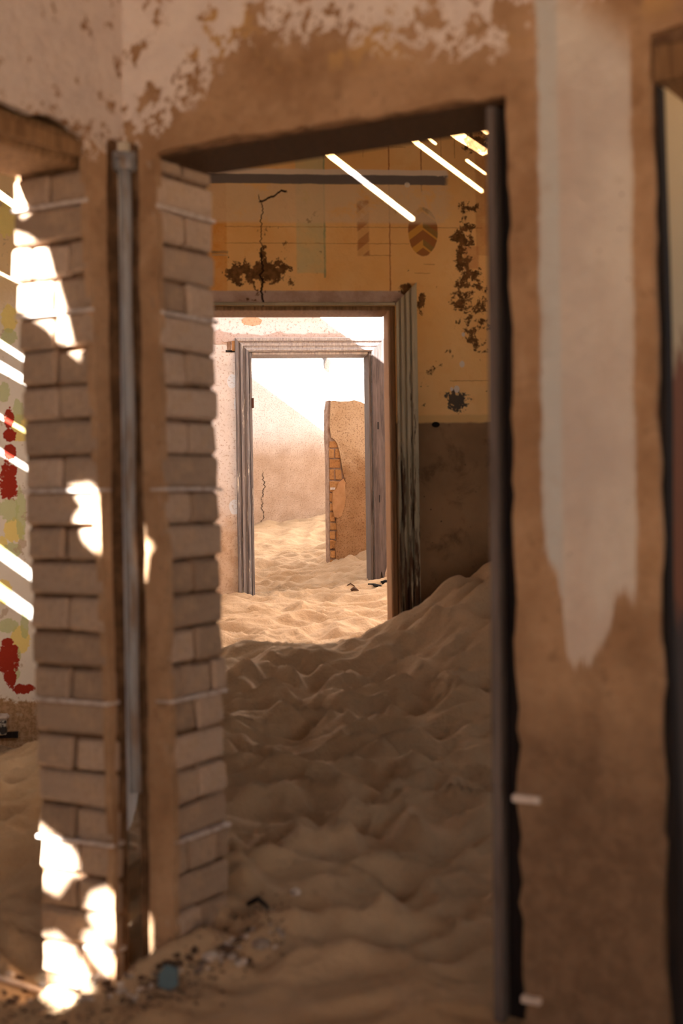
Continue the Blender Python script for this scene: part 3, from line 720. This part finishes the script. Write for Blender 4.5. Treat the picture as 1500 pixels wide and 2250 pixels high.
for i, (t0, t1) in enumerate(zip(yb, yb[1:])):
    a = E(723.5 + i * .25, t1); b = E(748 - (6 if i > 8 else 0), t0)
    parts = [(a[0] + .003, b[0])] if i % 2 == 0 else [(a[0] + .002, a[0] + .04), (a[0] + .048, b[0] + .01)]
    for q0, q1 in parts:
        bm = box_bm(q0, q1, .008 + R.uniform(-.003, .004), .08, a[1] + .005, b[1] - .004, bev=.004)
        for v_ in bm.verts: v_.co += Vector((R.uniform(-.003, .003), R.uniform(-.002, .002), R.uniform(-.003, .003)))
        link('brick', bm_mesh(bm, 'brick'), M_BRICK2, wE)
box('iron_strip', (E(726, 1075)[0], E(736, 1075)[0], .0, .04, E(726, 1076)[1], E(726, 1071)[1]), M_STRAP, wE)

# ------------------------------------------------------------------ last wall
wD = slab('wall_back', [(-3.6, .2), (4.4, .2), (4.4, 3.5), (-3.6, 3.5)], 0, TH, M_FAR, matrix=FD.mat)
tag(wD, 'last sandy plaster wall, half in shadow, half in blinding sun', kind='structure')
a = FD.q(712, 786); s_ = 13 / FPX
me = bm_mesh(slab_bm([(a[0] - 6 * s_, a[1]), (a[0] + 5 * s_, a[1] + .002), (a[0] + 3 * s_, a[1] - 6 * s_), (a[0] + 0 * s_, a[1] - 12 * s_), (a[0] - .5 * s_, a[1] - 27 * s_), (a[0] - 2 * s_, a[1] - 14 * s_), (a[0] - 2 * s_, a[1] - 6 * s_)], -.03, .0), 'iron_spike')
tag(link('iron_spike', me, M_BLACKWOOD, matrix=FD.mat), 'small dark wedge-shaped iron spike on the sunlit far wall', 'spike')

# ------------------------------------------------------------------ left room wall and box
wL = slab('wall_left_room', [(-5.6, -.4), (.78, -.4), (.78, ZTOP), (-5.6, ZTOP)], 0, TH, M_FLOWER, matrix=FL.mat)
tag(wL, 'pale wall with red, yellow and green flower painting seen past the left doorway', kind='structure')
bx = empty('metal_box', matrix=FL.mat); tag(bx, 'small spotted grey metal box low on the flower painted wall', 'box')
a = FL.q(-22, 1613); b = FL.q(16, 1580)
box('body', (a[0], b[0], -.05, -.001, a[1], b[1]), M_BOX, bx, bev=.004)
box('lid', (a[0] + .01, b[0] + .012, -.04, -.001, b[1] + .001, b[1] + .03), M_STRAP, bx, bev=.01)
a = FL.q(-30, 1622); b = FL.q(40, 1607)
tag(box('skirting_scrap', (a[0], b[0], -.02, -.001, a[1], b[1]), M_BLACKWOOD, matrix=FL.mat), 'short dark skirting board scrap below the spotted metal box', 'board')

# ------------------------------------------------------------------ hidden shell: partition, side walls, court walls
def plain(name, poly, fr, t, label, mat=M_PLAIN):
    return tag(slab(name, poly, 0, t, mat, matrix=fr.mat), label, kind='structure')
plain('wall_partition', [(0, -.3), (2.9, -.3), (2.9, ZTOP), (0, ZTOP)], Frame(-.68, 4.0, 92), .12, 'partition between the ochre room and the flower painted room')
FR = Frame(2.9, 4.5, 96)
plain('wall_right', [(-2.6, -.3), (2.75, -.3), (2.75, 3.4), (-2.6, 3.4), (-2.6, 2.35), (1.1, 2.35), (1.1, 1.6), (-2.6, 1.6)], FR, -.2, 'right side wall of the ochre room with an unseen opening added for light', M_DUST)  # opening added out of view so skylight reaches the ochre wall
plain('wall_outer_left', [(-5, -.4), (7.2, -.4), (7.2, ZTOP), (-5, ZTOP)], Frame(-7.0, 2.0, 92), .2, 'outer wall of the left room')
plain('wall_outer_back', [(-3, -.4), (0, -.4), (0, ZTOP), (-3, ZTOP)], Frame(-4.1, -2.7, 0), .2, 'rear wall of the left room')
plain('wall_near_back', [(-5.0, -.4), (6.5, -.4), (6.5, ZTOP), (-.2, ZTOP), (-.2, 1.2), (-3.3, 1.2), (-3.3, ZTOP), (-5.0, ZTOP)], Frame(0, -2.4, 0), .25, 'rear wall of the near room with a wide unseen opening added for light')  # opening added behind the camera to set the near room's fill light
plain('wall_near_right', [(-5.0, -.4), (0, -.4), (0, ZTOP), (-5.0, ZTOP)], Frame(FB.w(3.6, 0, 0)[0], FB.w(3.6, 0, 0)[1], 60), -.25, 'right side wall of the near room')
aC = FC.q(690, 689); Hc = aC[1] + (aC[0] + 1.35) * .755
plain('wall_court', [(0, -.3), (2.45, -.3), (2.45, Hc), (-.3, Hc)], Frame(FC.w(-1.35, 0, 0)[0] + .25, 7.02, 96), .25, 'left side wall of the roofless court')
aD = FD.q(600, 871); Hd = aD[1] + (aD[0] + 1.8) * .755
plain('wall_court_far', [(0, -.3), (3.3, -.3), (3.3, Hd), (0, Hd)], Frame(FD.w(-1.8, 0, 0)[0] + .36, 9.7, 96), .25, 'left side wall behind the grey door frame')
plain('wall_court_right', [(0, -.3), (6.0, -.3), (6.0, 2.9), (0, 2.9)], Frame(2.9, 7.1, 96), -.25, 'right side wall of the roofless court')

# ------------------------------------------------------------------ roof of boards with broken gaps and added light holes
ROOF = 3.26
def on_sand(px, py, near=2.0):
    d = _F + _R * ((px - 750) / FPX) + _U * ((1125 - py) / FPX)
    k = np.arange(near, 13.0, .01); P = EYE[None] + d[None] * k[:, None]
    i = int(np.argmax(P[:, 2] < hsand(P[:, 0], P[:, 1]))); return P[i]
def trace(P):
    k = (ROOF - P[2]) / -SUN_L[2]; return (P[0] - SUN_L[0] * k, P[1] - SUN_L[1] * k)
def stripe(fr, p0, p1, w):
    p0 = np.array(p0, float); p1 = np.array(p1, float); d = p1 - p0; d /= np.linalg.norm(d); n = np.array([-d[1], d[0]]) * w / 2
    return [trace(fr.w(*(lambda q: (q[0], 0, q[1]))(fr.q(*p)))) for p in (p0 - n, p1 - n * .8, p1 + d * w * .3, p1 + n * .8, p0 + n, p0 - d * w * .3)]
holes = []
for p0, p1, w in (((700, 322), (906, 481), 14), ((889, 294), (1058, 420), 11), ((978, 279), (1064, 334), 22), ((1036, 266), (1072, 290), 18), ((921, 290), (957, 316), 6), ((1025, 352), (1066, 382), 6)):
    holes.append(stripe(FY, p0, p1, w))
for p0, p1, w in (((-60, 385), (70, 478), 18), ((-60, 715), (70, 800), 14), ((-60, 770), (70, 845), 20), ((-60, 570), (60, 630), 5), ((-60, 1170), (75, 1268), 22), ((-20, 1285), (80, 1355), 24), ((-60, 880), (60, 950), 7), ((-60, 955), (70, 1035), 10)):
    holes.append(stripe(FL, p0, p1, w))
def on_reveal(px, py):
    """point on the brick reveal of the left doorway"""
    xr = eA(1.25 + (1105 - py) * 3.65 / FPX)
    d = _F + _R * ((px - 750) / FPX) + _U * ((1125 - py) / FPX)
    o = FA.o + FA.dx * xr; k = (o - EYE).dot(FA.dx) / d.dot(FA.dx); return EYE + d * k
for P in ([(15, 360), (45, 362), (54, 410), (64, 466), (48, 478), (15, 440)],
          [(18, 505), (60, 518), (97, 545), (120, 615), (145, 690), (170, 785), (148, 768), (95, 712), (22, 668)],
          [(154, 1072), (200, 1066), (216, 1085), (222, 1122), (242, 1134), (230, 1150), (226, 1212), (206, 1206), (180, 1182), (164, 1142), (180, 1112)],
          [(58, 1795), (100, 1825), (150, 1868), (167, 1900), (122, 1958), (64, 1925)],
          [(203, 1972), (236, 1956), (258, 1985), (258, 2050), (244, 2062), (224, 2050), (194, 2012)],
          [(88, 2062), (124, 2056), (172, 2104), (190, 2140), (185, 2160), (150, 2175), (110, 2165), (96, 2130)],
          [(184, 2060), (206, 2050), (248, 2106), (258, 2140), (234, 2136), (202, 2100)]):
    holes.append([trace(on_reveal(*p)) for p in P])
holes.append([trace(np.array(p)) for p in ((-2.6, 3.9, .1), (-1.18, 3.9, .1), (-1.5, 5.8, .1), (-2.6, 5.8, .1))])     # roof hole added out of view, bounces sun into the left room
holes.append([trace(on_sand(*p)) for p in ((104, 2150), (186, 2150), (188, 2168), (165, 2200), (130, 2220), (106, 2185))])
holes.append([(-3.3, 3.2), (-2.4, 3.2), (-2.4, 4.0), (-3.3, 4.0)])     # another added hole: sun on the hidden partition brightens the sand beside it
ceil = empty('ceiling', loc=(0, 0, ROOF)); tag(ceil, 'board roof with broken gaps and added holes letting in sun', kind='structure')
dg = None
def hole_obj(poly):
    k = .06 / -SUN_L[2]; bm = bmesh.new()
    up = [bm.verts.new((x - SUN_L[0] * k, y - SUN_L[1] * k, .06)) for x, y in poly]; dn = [bm.verts.new((x + SUN_L[0] * k, y + SUN_L[1] * k, -.06)) for x, y in poly]
    n = len(poly); bm.faces.new(up); bm.faces.new(dn[::-1])
    for i in range(n): bm.faces.new((up[i], dn[i], dn[(i + 1) % n], up[(i + 1) % n]))
    for f in bm.faces: f.normal_update()
    bmesh.ops.triangulate(bm, faces=bm.faces[:])
    return bm_mesh(bm, 'hole')
hm = []
for h in holes:
    xs = [p[0] for p in h]; ys = [p[1] for p in h]
    o = bpy.data.objects.new('cutter', hole_obj(h)); COL.objects.link(o); hm.append((min(xs) - .1, max(xs) + .1, min(ys) - .1, max(ys) + .1, o))
xb = -7.2
boards = []
while xb < 3.3:
    wd = .21
    y0 = -2.9
    y1 = 7.15 if xb < -.95 else 6.9
    b = link('roof_board', bm_mesh(box_bm(xb, xb + wd, y0, y1, -.006, .006), 'roof_board'), M_ROOF, ceil)
    for (a0, a1, c0, c1, o) in hm:
        if a1 > xb and a0 < xb + wd:
            md = b.modifiers.new('cut', 'BOOLEAN'); md.operation = 'DIFFERENCE'; md.solver = 'EXACT'; md.object = o
            o.location = (0, 0, ROOF); 
    boards.append(b); xb += wd
bpy.context.view_layer.update()
dg = bpy.context.evaluated_depsgraph_get()
for b in boards:
    if b.modifiers:
        nm = bpy.data.meshes.new_from_object(b.evaluated_get(dg), depsgraph=dg); b.modifiers.clear(); b.data = nm
for *_, o in hm: bpy.data.objects.remove(o)

# ------------------------------------------------------------------ rubble and scraps
def stone_mesh(r, rng, name='stone'):
    bm = bmesh.new(); bmesh.ops.create_icosphere(bm, subdivisions=1, radius=r)
    sx, sy, sz = rng.uniform(.8, 1.4), rng.uniform(.7, 1.2), rng.uniform(.5, .9)
    for v_ in bm.verts: v_.co = Vector((v_.co.x * sx, v_.co.y * sy, v_.co.z * sz)) * rng.uniform(.75, 1.15)
    return bm_mesh(bm, name)
STONES = [stone_mesh(.016, R) for _ in range(8)]
def put_stone(px, py, r, label, group=None, mat=M_STONE, z=None):
    P = on_sand(px, py)
    o = link('stone', R.choice(STONES), mat); s = r / .016
    o.location = (P[0], P[1], P[2] + r * .25); o.scale = (s,) * 3; o.rotation_euler = (R.uniform(-.4, .4), R.uniform(-.4, .4), R.uniform(0, 6.28))
    tag(o, label, 'stone', group); return o
put_stone(500, 2092, .024, 'pale grey stone chip at the foot of the brick pier')
put_stone(572, 2080, .024, 'whitish stone at the right end of the rubble by the pier')
put_stone(462, 2105, .018, 'dull mauve stone between the glass shard and the grey chip')
put_stone(441, 2133, .014, 'small white chip right of the blue glass shard')
put_stone(92, 2225, .016, 'white chip on the sand at the bottom left')
put_stone(650, 1965, .018, 'lone pale chip on the shaded sand right of the pier')
put_stone(245, 2178, .018, 'pinkish stone below the sunlit base of the pier')
for i in range(120):
    px = R.uniform(5, 620)
    yc = 2165 if px < 330 else 2140 - (px - 330) * .30
    zone = ('left of the sunlit pier base', 'chips left of the pier') if px < 180 else ('just under the grey conduit corner of the pier', 'chips under the corner') if px < 400 else ('along the foot of the right brick reveal', 'chips along the right reveal')
    put_stone(px, yc + R.uniform(-30, 40), R.uniform(.006, .016), 'small brown rubble chip strewn ' + zone[0], zone[1])
# grit
bm = bmesh.new()
for i in range(900):
    px = R.uniform(0, 640); yc = 2160 if px < 330 else 2150 - (px - 330) * .34
    P = ground(px, min(yc + R.gauss(0, 26), 2240), .12); r = R.uniform(.003, .008)
    if not (-.95 < P[0] < .2): continue
    lb_ = np.array([P[0], P[1], 0]) - FB.o; bx_, by_, ax_, ay_ = lb_.dot(FB.dx), lb_.dot(FB.dy), lb_.dot(FA.dx), lb_.dot(FA.dy)
    if (by_ > -.012 and bx_ < eB(.1) + .012) and (ay_ > -.012 or ax_ > 0): continue
    if ay_ > -.012 and ax_ > eA(.1) - .012: continue
    c = Vector((P[0], P[1], hs(P[0], P[1]) + r * .3)); vs_ = [bm.verts.new(c + Vector((R.uniform(-1, 1), R.uniform(-1, 1), R.uniform(-.6, .8))).normalized() * r) for _ in range(5)]
    try: bmesh.ops.convex_hull(bm, input=vs_)
    except Exception: pass
tag(link('grit', bm_mesh(bm, 'grit'), M_GRIT), 'fine dark grit and crumbs scattered along the pier foot', 'grit', kind='stuff')
P = ground(370, 2112, .14)
o = link('glass_shard', bm_mesh(slab_bm([(-.022, -.03), (.012, -.034), (.026, -.005), (.018, .03), (-.012, .034), (-.026, .012)], -.004, .004), 'glass_shard'), M_GLASS)
o.location = (P[0], P[1], hs(P[0], P[1]) + .022); o.rotation_euler = (-.35, .1, -.2); tag(o, 'blue-green glass shard leaning in the rubble at the pier foot', 'glass shard')
# charred stick near the right end of the rubble
a = ground(545, 1995, .17); b = ground(590, 2022, .17)
o = link('charred_stick', tube_mesh('charred_stick', [(a[0], a[1], hs(a[0], a[1]) + .02), ((a[0] + b[0]) / 2, (a[1] + b[1]) / 2 + .004, hs(b[0], b[1]) + .02), (b[0], b[1], hs(b[0], b[1]) + .012)], [.006, .008, .004], 7), M_BLACKWOOD)
tag(o, 'short charred stick lying beside the brick pier', 'stick')
# threshold lath seen through the left doorway
a = ground(-40, 2086, .12); b = ground(92, 2076, .12)
o = link('threshold_lath', tube_mesh('threshold_lath', [(a[0], a[1], hs(a[0], a[1]) + .022), (b[0], b[1], hs(b[0], b[1]) + .022)], .007, 6), M_STRAP)
tag(o, 'thin pale lath lying on the sand in the left doorway', 'lath')
# scraps in the court
def scrap(name, pts, rads, label, cat, mat=M_STICK):
    out = []
    for px, py, dz in pts:
        P = on_sand(px, py, 7.2)
        out.append((P[0], P[1], P[2] + dz))
    tag(link(name, tube_mesh(name, out, rads, 6), mat), label, cat)
scrap('twig', [(763, 1288, .006), (770, 1286, .012), (779, 1290, .006)], [.004, .005, .003], 'thin curved twig on the bright sand in front of the grey frame', 'twig')
scrap('wood_chip', [(771, 1300, .008), (778, 1298, .014), (788, 1299, .004)], [.010, .016, .003], 'dark wood chip lying on the bright sand below the twig', 'wood chip')
scrap('splinter', [(808, 1285, .004), (822, 1288, .008), (836, 1290, .004)], [.006, .012, .01], 'dark splinter under the broken foot of the jamb plank', 'splinter', M_BLACKWOOD)
scrap('splinter', [(838, 1283, .006), (847, 1280, .010), (858, 1278, .004)], [.014, .010, .004], 'dark wood offcut between the jamb plank and the ochre door frame', 'splinter', M_BLACKWOOD)
